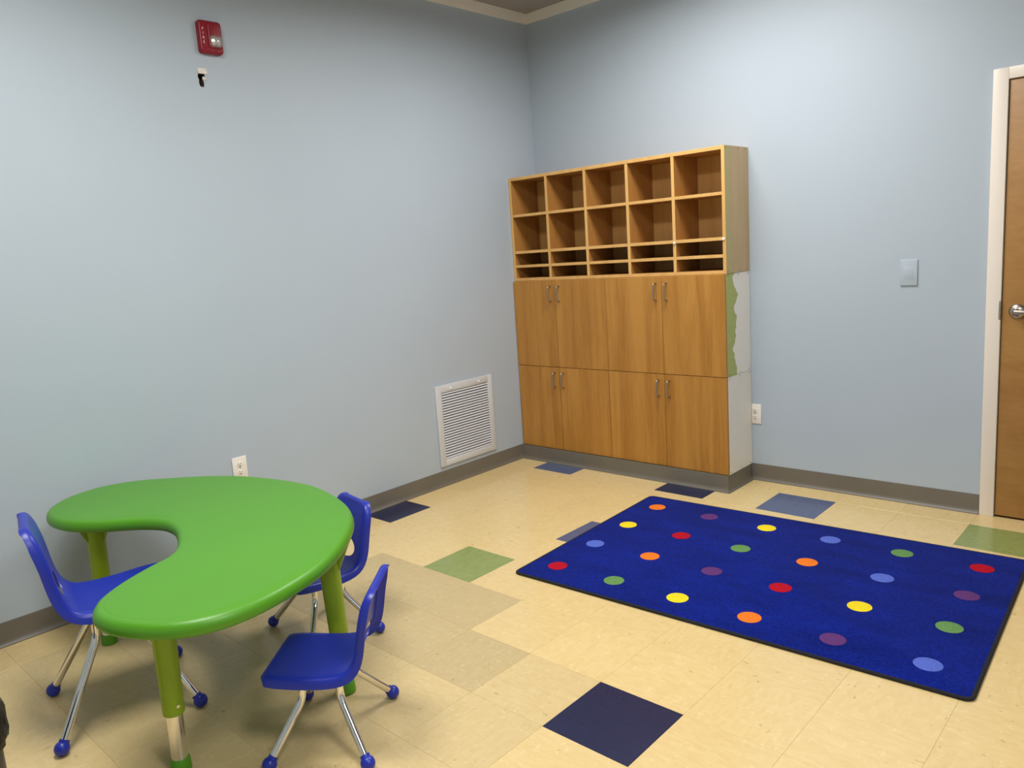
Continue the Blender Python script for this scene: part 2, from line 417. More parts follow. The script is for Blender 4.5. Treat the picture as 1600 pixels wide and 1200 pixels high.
# cove base: (distance from wall, height)
cove = [(0, 0), (0.017, 0), (0.0165, 0.004), (0.011, 0.009), (0.0065, 0.017), (0.0045, 0.03), (0.004, 0.092), (0.003, 0.096), (0, 0.097)]
def cove_run(path, closed_inside=None):
    """cove profile swept along a floor path, mitred; the wall is on the left of the walking direction"""
    bm = NB(); P = [Vector((x, y, 0)) for x, y in path]; rings = []
    for i, p in enumerate(P):
        d1 = (P[i]-P[i-1]).normalized() if i else (P[1]-P[0]).normalized()
        d2 = (P[i+1]-P[i]).normalized() if i < len(P)-1 else d1
        n1, n2 = Vector((d1.y, -d1.x, 0)), Vector((d2.y, -d2.x, 0))
        mm = (n1+n2); mm = mm/ (mm.length_squared/2)
        rings.append([bm.verts.new(p + mm*d + Vector((0, 0, z))) for d, z in cove])
    n = len(cove)
    for A, B in zip(rings, rings[1:]):
        for k in range(n): bm.faces.new((A[k], A[(k+1) % n], B[(k+1) % n], B[k]))
    bm.faces.new(rings[0][::-1]); bm.faces.new(rings[-1]); return bm
CF = 2.300                                     # plinth face
CX = -0.536                                    # right end of the cupboards
tag(obj('baseboard_left', cove_run([(XL, YF), (XL, CF-0.001)]), M['cove'], smooth=True, sharp=30), kind='structure')
tag(obj('baseboard_back', cove_run([(CX+0.001, YB), (0.612, YB)]), M['cove'], smooth=True, sharp=30), kind='structure')
tag(obj('baseboard_right', cove_run([(XR, YB), (XR, YF)]), M['cove'], smooth=True, sharp=30), kind='structure')

# ------------------------------------------------------------------ door
door = empty('door_1', ((DX0+DX1)/2, YB, 0), kind='structure')
bm = NB(); F0, F1, FZ = 0.615, 1.653, 2.064; P = YB-0.016
box(bm, F0, DX0+0.006, P, YB+0.10, 0, FZ, 0.002); box(bm, DX1-0.006, F1, P, YB+0.10, 0, FZ, 0.002)
box(bm, DX0+0.006, DX1-0.006, P, YB+0.10, DZ-0.004, FZ, 0.002)
box(bm, DX0+0.006, DX0+0.022, YB+0.05, YB+0.10, 0, DZ); box(bm, DX1-0.022, DX1-0.006, YB+0.05, YB+0.10, 0, DZ); box(bm, DX0, DX1, YB+0.05, YB+0.10, DZ-0.02, DZ-0.004)
fr = obj('door_frame', bm, M['frame'], door, smooth=True, label='cream painted door frame')
boxo('strike_plate', (DX0-0.001, DX0+0.0065, P-0.0015, P+0.012, 0.952, 1.04), M['nickel'], fr, 0.001)
leaf = boxo('door_leaf', (DX0+0.0105, DX1-0.0095, YB-0.006, YB+0.040, 0.010, DZ-0.008), M['door_wood'], door, 0.0015)
hx, hz = 0.738, 0.990
hd = obj('door_handle', lathe_at((hx, YB-0.006, hz), [(0.034, 0), (0.034, 0.004), (0.031, 0.010), (0.022, 0.015), (0.014, 0.018), (0.0135, 0.040), (0.010, 0.046)], 32, '-y'), M['nickel'], leaf, smooth=True, label='brushed nickel lever handle')
bm = NB(); tube(bm, arc_path([(hx-0.006, YB-0.046, hz), (hx+0.045, YB-0.052, hz-0.002), (hx+0.115, YB-0.046, hz-0.008)], 0.03), [0.011]*2+[0.0105]*4+[0.0095]*3, 14)
bmesh.ops.scale(bm, vec=(1, 0.75, 1), verts=bm.verts, space=Matrix.Translation((0, -(YB-0.046), 0)))
# lever joined to the handle part
lv = obj('lever', bm, M['nickel'], leaf, smooth=True)
boxo('door_stop_shadow_gap', (DX0+0.006, DX1-0.006, YB+0.095, YB+0.099, 0.0, DZ-0.004), M['duct'], fr).name = 'backing'

# ------------------------------------------------------------------ cupboards
FY = 2.310          # face of the doors
BY = 2.329          # front of carcasses
def screw_at(parent, pts):
    for x, y, z in pts:
        obj('screw', lathe_at((x, y, z), [(0.0035, 0), (0.0035, 0.0012), (0.002, 0.0016)], 8, 'x'), M['screw'], parent)
def pull(parent, x, z0, z1):
    bm = NB(); y = FY
    tube(bm, arc_path([(x, y+0.002, z0), (x, y-0.030, z0), (x, y-0.030, z1), (x, y+0.002, z1)], 0.014, 6), 0.0046, 10)
    obj('handle', bm, M['nickel'], parent, smooth=True, label='brushed metal bow handle')
def cupboard(z0, z1, hz0, hz1, label, side_mat):
    root = empty('cupboard', ((XL+CX)/2, (BY+YB)/2, z0), label=label, cat='cupboard', group='cupboards stacked under the cubbies')
    t = 0.018; xa, xb = XL+0.002, CX
    g = 0.0008
    obj('side_panel', box(NB(), xa, xa+t, BY, YB-0.002, z0+g, z1-g, 0.0008), M['white_panel'], root)
    s = obj('side_panel', box(NB(), xb-t, xb, BY, YB-0.002, z0+g, z1-g, 0.0008), side_mat, root)
    bm = NB()
    box(bm, xa+t, xb-t, BY, YB-0.002, z0+g, z0+t); box(bm, xa+t, xb-t, BY, YB-0.002, z1-t, z1-g); box(bm, xa+t, xb-t, YB-0.010, YB-0.002, z0+t, z1-t)
    box(bm, (xa+xb)/2-0.012, (xa+xb)/2+0.012, BY, YB-0.010, z0+t, z1-t)
    obj('carcass', bm, M['maple'], root)
    ed = [XL+0.004, -1.703, -1.316, -0.926, CX-0.001]
    for i in range(4):
        d = obj('door', box(NB(), ed[i]+0.0012, ed[i+1]-0.0012, FY, BY-0.001, z0+0.0018, z1-0.0018, 0.001), M['front'], root)
        hx_ = ed[i+1]-0.036 if i in (0, 2) else ed[i]+0.034
        pull(d, hx_, hz0, hz1)
    x = xb-0.0004
    ys = (2.345, 2.47, 2.585)
    screw_at(s, [(x, y, z0+0.012) for y in ys] + [(x, y, z1-0.012) for y in ys])
    return root
Z1, Z2, Z3, Z4 = 0.095, 0.652, 1.219, 1.893
low = cupboard(Z1, Z2, 0.520, 0.616, 'lower maple-fronted cupboard on the grey plinth, plain white side', M['white_panel'])
cupboard(Z2, Z3, 1.083, 1.180, 'middle maple-fronted cupboard, white side streaked with green paint', M['smear_white'])
bm = NB(); box(bm, XL+0.002, CX-0.003, CF, YB-0.002, 0.0005, Z1, 0)
pl = obj('plinth', bm, M['duct'], low, label='base wrapped in grey rubber')
obj('plinth_cove', cove_run([(XL+0.0045, CF), (CX-0.002, CF), (CX-0.002, YB-0.02)]), M['cove'], pl, smooth=True, sharp=30)

# open cubby unit on top
cub = empty('cubby_shelf', ((XL+CX)/2, (BY+YB)/2, Z3), label='open maple cubby unit with five columns on top of the cupboards', cat='shelf unit')
xa, xb, t = XL+0.002, CX+0.002, 0.019
def cb(name, x0, x1, z0, z1, y0=BY, y1=YB-0.002, m='inside_shade', par=cub):
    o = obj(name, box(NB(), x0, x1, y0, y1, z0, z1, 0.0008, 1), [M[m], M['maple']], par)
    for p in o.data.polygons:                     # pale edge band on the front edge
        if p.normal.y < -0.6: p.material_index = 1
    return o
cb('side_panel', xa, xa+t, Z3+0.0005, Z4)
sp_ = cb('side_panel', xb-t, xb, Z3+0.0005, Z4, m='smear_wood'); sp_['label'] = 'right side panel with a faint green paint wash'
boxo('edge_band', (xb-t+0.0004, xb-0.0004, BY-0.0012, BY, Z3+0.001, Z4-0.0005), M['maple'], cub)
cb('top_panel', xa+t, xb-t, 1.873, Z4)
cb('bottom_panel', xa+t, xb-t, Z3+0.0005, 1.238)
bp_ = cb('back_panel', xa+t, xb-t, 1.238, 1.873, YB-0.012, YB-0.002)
pitch = (xb-xa-t)/5
div = [xa+t/2+pitch*i for i in range(6)]
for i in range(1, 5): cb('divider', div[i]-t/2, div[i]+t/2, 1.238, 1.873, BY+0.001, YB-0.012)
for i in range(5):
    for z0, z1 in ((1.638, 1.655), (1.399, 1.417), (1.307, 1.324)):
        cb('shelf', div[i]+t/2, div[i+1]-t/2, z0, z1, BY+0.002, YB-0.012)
    obj('screw', lathe_at(((div[i]+div[i+1])/2+0.01, YB-0.012, 1.80), [(0.0045, 0), (0.0045, 0.0012), (0.003, 0.0018)], 10, '-y'), M['slot'], bp_)
for x, z in ((div[4]+0.002, 1.402), (div[5]-0.003, 1.406)):
    obj('peg', lathe_at((x, BY-0.001, z), [(0.008, 0), (0.0085, 0.002), (0.006, 0.006)], 12, '-y'), M['plate'], cub, smooth=True, label='small white plastic peg')
screw_at(sp_, [(xb-0.0004, y, z) for y in (2.345, 2.49, 2.575) for z in (Z4-0.012, Z3+0.012)])

# ------------------------------------------------------------------ wall grille
vy0, vy1, vz0, vz1 = 1.524, 2.029, 0.126, 0.634
iy0, iy1, iz0, iz1 = 1.570, 1.988, 0.167, 0.589
gr = empty('air_grille', (XL, (vy0+vy1)/2, (vz0+vz1)/2), label='off-white louvred return air grille low on the left wall', cat='vent')
bm = NB(); d0 = XL+0.0005; d1 = XL+0.012
box(bm, d0, d1, vy0, iy0, vz0, vz1, 0.002); box(bm, d0, d1, iy1, vy1, vz0, vz1, 0.002)
box(bm, d0, d1-0.0004, iy0-0.003, iy1+0.003, vz0, iz0, 0.002); box(bm, d0, d1-0.0004, iy0-0.003, iy1+0.003, iz1, vz1, 0.002)
obj('frame', bm, M['vent'], gr, smooth=True)
boxo('backing', (XL+0.0004, XL+0.0016, iy0-0.002, iy1+0.002, iz0-0.002, iz1+0.002), M['duct'], gr, label='dark plate standing in for the shaded duct behind the slats')
NS = 25; pz = (iz1-iz0)/NS; sl = None
for i in range(NS):
    zc = iz0 + pz*(i+0.5)
    if sl is None:
        bm = NB(); h = pz*0.31
        q = [(0.0095, h), (0.0108, h-0.0012), (0.0052, -h), (0.0038, -h+0.001)]
        A = [bm.verts.new((x, iy0-vy0-(vy1-vy0)/2, z)) for x, z in q]; B = [bm.verts.new((x, iy1-vy0-(vy1-vy0)/2, z)) for x, z in q]
        # blade leaning outwards at its lower edge
        q2 = [(0.0022, h), (0.0034, h+0.0004), (0.0112, -h+0.0006), (0.0102, -h)]
        for k in range(4): A[k].co.x, A[k].co.z = q2[k]; B[k].co.x, B[k].co.z = q2[k]
        for k in range(4): bm.faces.new((A[k], A[(k+1) % 4], B[(k+1) % 4], B[k]))
        bm.faces.new(A[::-1]); bm.faces.new(B)
        o = sl = obj('slat', bm, M['vent'], gr, local=True)
    else:
        o = sl.copy(); COL.objects.link(o); o.parent = gr
    o.location = (0, 0, zc-(vz0+vz1)/2)
for y in (1.652, 1.905):
    obj('latch', lathe_at((d1-0.0005, y, 0.607), [(0.008, 0), (0.008, 0.004), (0.005, 0.006)], 14, 'x'), M['steel_white'], gr, smooth=True)

# ------------------------------------------------------------------ outlets and plate
def outlet(label, M4, wl_, wr_):
    """built in a frame whose x runs along the wall and y points into the room, then placed by M4"""
    root = empty('wall_outlet', M4.to_translation(), label=label, cat='outlet')
    def put(name, bm, m, par, **k):
        bmesh.ops.transform(bm, matrix=M4, verts=bm.verts); return obj(name, bm, m, par, **k)
    put('plate', box(NB(), -wl_, wr_, 0.0004, 0.006, -0.0575, 0.0575, 0.002), M['plate'], root, smooth=True)
    for s in (0.0195, -0.0195):
        bm = NB(); lathe(bm, [(0.0165, 0.005), (0.0165, 0.0072), (0.0155, 0.0078)], n=24, axis='-y')
        bmesh.ops.scale(bm, vec=(1, -1, 0.86), verts=bm.verts)
        bmesh.ops.translate(bm, vec=(0, 0, s), verts=bm.verts)
        r = put('receptacle', bm, M['plate'], root, smooth=True)
        for x0, x1, z0, z1 in ((-0.0080, -0.0050, 0.000, 0.0085), (0.0050, 0.0078, 0.001, 0.0078), (-0.0028, 0.0028, -0.0100, -0.0045)):
            put('slot', box(NB(), x0, x1, 0.0070, 0.0083, s+z0, s+z1), M['slot'], r)
    bm = NB(); lathe(bm, [(0.003, 0.0055), (0.003, 0.0066), (0.002, 0.0070)], n=10, axis='-y'); bmesh.ops.scale(bm, vec=(1, -1, 1), verts=bm.verts)
    put('screw', bm, M['screw'], root)
outlet('white duplex outlet on left wall behind the green table', Matrix.Translation((XL, 0.197, 0.4605)) @ Matrix(((0, 1, 0, 0), (1, 0, 0, 0), (0, 0, 1, 0), (0, 0, 0, 1))), 0.038, 0.038)
outlet('white duplex outlet on back wall tight against the cupboards', Matrix.Translation((-0.5135, YB, 0.3945)) @ Matrix(((1, 0, 0, 0), (0, -1, 0, 0), (0, 0, 1, 0), (0, 0, 0, 1))), 0.0205, 0.036)

pz0 = 1.116
bl = empty('wall_plate', (0.284, YB, 1.180), label='blank wall plate painted the same blue as the back wall', cat='wall plate')
boxo('plate', (0.245, 0.323, YB-0.007, YB-0.0004, 1.116, 1.244), M['wall'], bl, 0.003, 3)
boxo('cover', (0.262, 0.306, YB-0.0074, YB-0.006, 1.146, 1.214), M['wall'], bl, 0.001)

# ------------------------------------------------------------------ fire alarm strobe
al = empty('fire_alarm', (XL, 0.309, 2.489), label='red fire alarm strobe high on the left wall', cat='fire alarm')
def rrect(hw, hh, r, n=6):
    o = []
    for cx_, cz_, a0 in ((hw-r, hh-r, 0), (-hw+r, hh-r, PI/2), (-hw+r, -hh+r, PI), (hw-r, -hh+r, 1.5*PI)):
        for k in range(n+1):
            a = a0+PI/2*k/n; o.append((cx_+r*math.cos(a), cz_+r*math.sin(a)))
    return o
def stack(bm, loops):
    """closed loops of points bridged in order and capped"""
    R = [[bm.verts.new(p) for p in l] for l in loops]; n = len(R[0])
    for A, B in zip(R, R[1:]):
        for k in range(n): bm.faces.new((A[k], A[(k+1) % n], B[(k+1) % n], B[k]))
    bm.faces.new(R[0][::-1]); bm.faces.new(R[-1]); return bm
loops = [[(d, y, z) for y, z in rrect(0.057-i, 0.0725-i, 0.014)] for d, i in ((0.0005, 0), (0.020, 0.0008), (0.026, 0.003), (0.0285, 0.008))]
obj('housing', stack(NB(), loops), M['alarm'], al, smooth=True, local=True, sharp=50)
loops = [[(d, y+0.016, z+0.004) for y, z in rrect(0.034-i, 0.056-i, 0.010)] for d, i in ((0.028, 0), (0.034, 0.002), (0.036, 0.006))]
obj('raised_face', stack(NB(), loops), M['alarm'], al, smooth=True, local=True, sharp=50)
loops = [[(d, y+0.0165, z-0.020) for y, z in rrect(0.026-i, 0.0245-i, 0.010)] for d, i in ((0.034, -0.002), (0.040, 0), (0.050, 0.003), (0.056, 0.008))]
ln = obj('strobe_lens', stack(NB(), loops), M['lens'], al, smooth=True, local=True, sharp=50, label='clear strobe lens')
loops = [[(d, y+0.0165, z-0.020) for y, z in rrect(0.017-i, 0.014-i, 0.005)] for d, i in ((0.0362, 0), (0.041, 0.004), (0.044, 0.009))]
obj('reflector', stack(NB(), loops), M['chrome'], ln, smooth=True, local=True)
bm = NB(); tube(bm, [(0.046, 0.0165, -0.032), (0.046, 0.0165, -0.008)], 0.003, 10)
obj('flash_tube', bm, M['plate'], ln, smooth=True, local=True)
bm = lathe_at((0.0275, 0.016, -0.058), [(0.004, 0), (0.004, 0.002), (0.002, 0.003)], 10, 'x'); obj('sensor', bm, M['slot'], al, local=True)
def letter(ch, y, z, size, x):
    cu = bpy.data.curves.new('letter', 'FONT'); cu.body = ch; cu.size = size; cu.extrude = 0.0003; cu.align_x = 'CENTER'; cu.align_y = 'CENTER'; cu.resolution_u = 3
    tmp = bpy.data.objects.new('letter_tmp', cu); COL.objects.link(tmp)
    me = bpy.data.meshes.new_from_object(tmp.evaluated_get(bpy.context.evaluated_depsgraph_get()))
    bpy.data.objects.remove(tmp); bpy.data.curves.remove(cu)
    # flat text x->world y, y->world z, facing +x
    me.transform(Matrix(((0, 0, 1, x), (1, 0, 0, y), (0, 1, 0, z), (0, 0, 0, 1))))
    me.materials.clear(); me.materials.append(M['alarm_white'])
    o = bpy.data.objects.new('letter', me); COL.objects.link(o); o.parent = al
    return o
for i, ch in enumerate('FIRE'): letter(ch, -0.0385, 0.032-i*0.0195, 0.017, 0.0287)

# ------------------------------------------------------------------ troffers (real lamps of the room, outside the frame)
for (lx, ly), lab in TROFFERS:
    r = empty('ceiling_light', (lx, ly, ZC), label=lab, cat='ceiling light', group='ceiling light panels')
    hw, hh = 0.60, 0.30
    bm = NB(); f = 0.025
    for b_ in ((lx-hw, lx+hw, ly-hh, ly-hh+f), (lx-hw, lx+hw, ly+hh-f, ly+hh), (lx-hw, lx-hw+f, ly-hh+f, ly+hh-f), (lx+hw-f, lx+hw, ly-hh+f, ly+hh-f)):
        box(bm, *b_, ZC-0.012, ZC-0.0005)
    obj('frame', bm, M['steel_white'], r)
    boxo('diffuser', (lx-hw+f, lx+hw-f, ly-hh+f, ly+hh-f, ZC-0.006, ZC-0.001), M['diffuser'], r)
    ld = bpy.data.lights.new('lamp', 'AREA'); ld.shape = 'RECTANGLE'; ld.size = 2*(hw-f); ld.size_y = 2*(hh-f)
    ld.spread = math.radians(LAMP_SPREAD); ld.energy = LAMP_POWER; ld.color = LAMP_COLOR
    lo = bpy.data.objects.new('lamp', ld); COL.objects.link(lo); lo.parent = r; lo.location = (0, 0, -0.0075)

# ------------------------------------------------------------------ rug
RA = math.radians(2.3); RW, RD = 1.765, 1.225
rug = empty('rug', (-0.813, 0.791, 0.0), RA, label='royal blue area rug with coloured dots and black bound edge', cat='rug')
def rpoly(x0, x1, y0, y1, r, z): return [((x0+x1)/2+x, (y0+y1)/2+y, z) for x, y in rrect((x1-x0)/2, (y1-y0)/2, r)]
stk = [rpoly(0.006+i, RW-0.006-i, 0.006+i, RD-0.006-i, 0.022, z) for z, i in ((0.001, 0), (0.008, 0.0), (0.0105, 0.003))]
obj('pile', stack(NB(), stk), M['rug'], rug, smooth=True, local=True)
loop = rpoly(0.006, RW-0.006, 0.006, RD-0.006, 0.022, 0.0058)
bm = NB(); n = 8; rings = []
L_ = len(loop)
for i in range(L_):
    p = Vector(loop[i]); t_ = (Vector(loop[(i+1) % L_])-Vector(loop[i-1])).normalized(); s_ = Vector((t_.y, -t_.x, 0))
    rings.append([bm.verts.new(p + s_*0.0088*math.cos(2*PI*k/n) + Vector((0, 0, 0.0056*math.sin(2*PI*k/n)))) for k in range(n)])
for i in range(L_):
    A, B = rings[i], rings[(i+1) % L_]
    for k in range(n): bm.faces.new((A[k], A[(k+1) % n], B[(k+1) % n], B[k]))
obj('binding', bm, M['binding'], rug, smooth=True, local=True, label='black bound edge')
dots = {'orange': ((246, 128, 44), [(-0.726, 1.861), (-0.407, 1.269), (0.202, 0.976), (0.181, 1.581)]),
        'yellow': ((248, 222, 44), [(-0.71, 1.555), (-0.127, 1.873), (-0.095, 0.969), (0.491, 1.288)]),
        'light blue': ((92, 112, 205), [(-0.702, 1.257), (0.17, 1.883), (0.48, 1.59), (0.795, 1.0)]),
        'red': ((186, 20, 40), [(-0.688, 0.95), (-0.416, 1.566), (0.191, 1.281), (0.767, 1.898)]),
        'green': ((106, 150, 88), [(-0.394, 0.962), (-0.116, 1.57), (0.47, 1.891), (0.787, 1.3)]),
        'mauve': ((100, 58, 118), [(-0.428, 1.871), (-0.105, 1.274), (0.5, 0.989), (0.776, 1.599)])}
for cname, (c, ps) in dots.items():
    m = mat(cname.replace(' ', '_')+'_pile', rgb(*c), 0.95, spec=0.1, noise=150, col2=rgb(*[int(v*0.88) for v in c]), bump=(150, 0.8, 0.004))
    for x, y in ps:
        dx, dy = x-rug.location.x, y-rug.location.y
        lx, ly = dx*math.cos(RA)+dy*math.sin(RA), -dx*math.sin(RA)+dy*math.cos(RA)
        bm = NB(); lathe(bm, [(0.0435, 0.0098), (0.0435, 0.0112), (0.0415, 0.0118)], n=24)
        for v in bm.verts: v.co.x *= 1.0
        bmesh.ops.translate(bm, vec=(lx, ly, 0), verts=bm.verts)
        obj('dot', bm, m, rug, smooth=True, local=True, label=cname+' dot')

# ------------------------------------------------------------------ kidney table
TC = Vector((-1.1484, -0.4686)); TN = Vector((-0.98325, 0.18224)); TT = Vector((-0.18224, -0.98325)); TH = 0.565
kid = [(0.56, 0.395), (0.639, 0.384), (0.71, 0.35), (0.77, 0.297), (0.812, 0.23), (0.833, 0.154), (0.827, 0.075), (0.798, 0.001), (0.755, -0.066), (0.707, -0.13), (0.657, -0.192), (0.604, -0.251), (0.545, -0.304), (0.48, -0.35), (0.411, -0.389), (0.339, -0.423), (0.266, -0.454), (0.19, -0.479), (0.112, -0.497), (0.033, -0.504), (-0.046, -0.504), (-0.126, -0.499), (-0.205, -0.488), (-0.282, -0.468), (-0.356, -0.44), (-0.426, -0.402), (-0.492, -0.358), (-0.555, -0.308), (-0.613, -0.254), (-0.666, -0.195), (-0.712, -0.13), (-0.75, -0.06), (-0.782, 0.013), (-0.804, 0.09), (-0.808, 0.169), (-0.787, 0.245), (-0.742, 0.31), (-0.681, 0.362), (-0.612, 0.4), (-0.534, 0.414), (-0.458, 0.391), (-0.395, 0.343), (-0.341, 0.284), (-0.294, 0.22), (-0.251, 0.153), (-0.186, 0.111), (-0.11, 0.087), (-0.032, 0.07), (0.047, 0.065), (0.124, 0.081), (0.191, 0.125), (0.243, 0.185), (0.29, 0.249), (0.344, 0.307), (0.408, 0.354), (0.482, 0.384)]
def catmull(p, sub=3):
    n = len(p); out = []
    for i in range(n):
        a, b, c, d = (Vector(p[(i+k) % n]) for k in (-1, 0, 1, 2))
        for s in range(sub):
            t = s/sub
            out.append(0.5*((2*b)+(c-a)*t+(2*a-5*b+4*c-d)*t*t+(3*b-a-3*c+d)*t**3))
    return out
kw = catmull([TC+TN*a+TT*b for a, b in kid])
area = sum(kw[i].x*kw[(i+1) % len(kw)].y-kw[(i+1) % len(kw)].x*kw[i].y for i in range(len(kw)))
if area < 0: kw.reverse()
nk = len(kw); nrm = []
for i in range(nk):
    t_ = (kw[(i+1) % nk]-kw[i-1]).normalized(); nrm.append(Vector((t_.y, -t_.x)))
tab = empty('kidney_table', (TC.x, TC.y, 0), label='lime green kidney-shaped activity table on four adjustable legs', cat='table')
prof = [(0.060, -0.046), (0.030, -0.047), (0.012, -0.046), (0.004, -0.041), (0.0, -0.032), (0.0005, -0.022), (0.0035, -0.013), (0.009, -0.0065), (0.017, -0.0025), (0.0265, -0.0012),
        (0.0275, -0.0014), (0.029, -0.0013), (0.030, -0.0009), (0.036, -0.0002), (0.060, 0.0)]
loops = [[(kw[i].x-nrm[i].x*d, kw[i].y-nrm[i].y*d, TH+z) for i in range(nk)] for d, z in prof]
bm = NB(); R = [[bm.verts.new(p) for p in l] for l in loops]
for A, B in zip(R, R[1:]):
    for k in range(nk): bm.faces.new((A[k], A[(k+1) % nk], B[(k+1) % nk], B[k]))
bm.faces.new(R[0][::-1]); bm.faces.new(R[-1])
obj('table_top', bm, M['green'], tab, smooth=True, sharp=60)
feet = [Vector((-0.703, -0.801)), Vector((-1.716, -0.621)), Vector((-0.645, -0.249)), TC+TN*0.45+TT*-0.295]
for f_ in feet:
    inw = (TC-f_).normalized()*0.022
    def at(z): return (f_.x+inw.x*z/0.52, f_.y+inw.y*z/0.52, z)
    bm = NB(); tube(bm, [at(0.178), at(0.18), at(0.45), at(0.49), at(0.519)], [0.0285, 0.0305, 0.034, 0.040, 0.046], 24)
    lg = obj('leg', bm, M['leg_green'], tab, smooth=True, label='olive green tapered upper leg')
    bm = NB()   # triangular web between the leg and the underside
    for k in range(3):
        a = 2*PI*k/3+0.6; c_, s_ = math.cos(a), math.sin(a); px, py, _ = at(0.45)
        tri = [(0.02, 0.40), (0.075, 0.519), (0.02, 0.519)]
        A = [bm.verts.new((px+c_*r_-s_*0.004, py+s_*r_+c_*0.004, z_)) for r_, z_ in tri]; B = [bm.verts.new((px+c_*r_+s_*0.004, py+s_*r_-c_*0.004, z_)) for r_, z_ in tri]
        for q in range(3): bm.faces.new((A[q], A[(q+1) % 3], B[(q+1) % 3], B[q]))
        bm.faces.new(A[::-1]); bm.faces.new(B)
    obj('gusset', bm, M['leg_green'], lg)
    bm = NB(); tube(bm, [at(0.02), at(0.30)], 0.0235, 24); obj('leg_extension', bm, M['chrome'], lg, smooth=True, label='chrome lower leg tube')
    bm = NB(); tube(bm, [at(0.0005), at(0.004), at(0.034), at(0.042)], [0.027, 0.030, 0.0285, 0.0255], 24); obj('foot_cap', M and bm, M['green'], lg, smooth=True, label='leaf green foot cap')
    bm = NB(); tube(bm, [Vector(at(0.21))+Vector((0.029, 0, 0)), Vector(at(0.21))+Vector((0.036, 0, 0))], 0.005, 10); obj('lock_pin', bm, M['chrome'], lg, smooth=True)

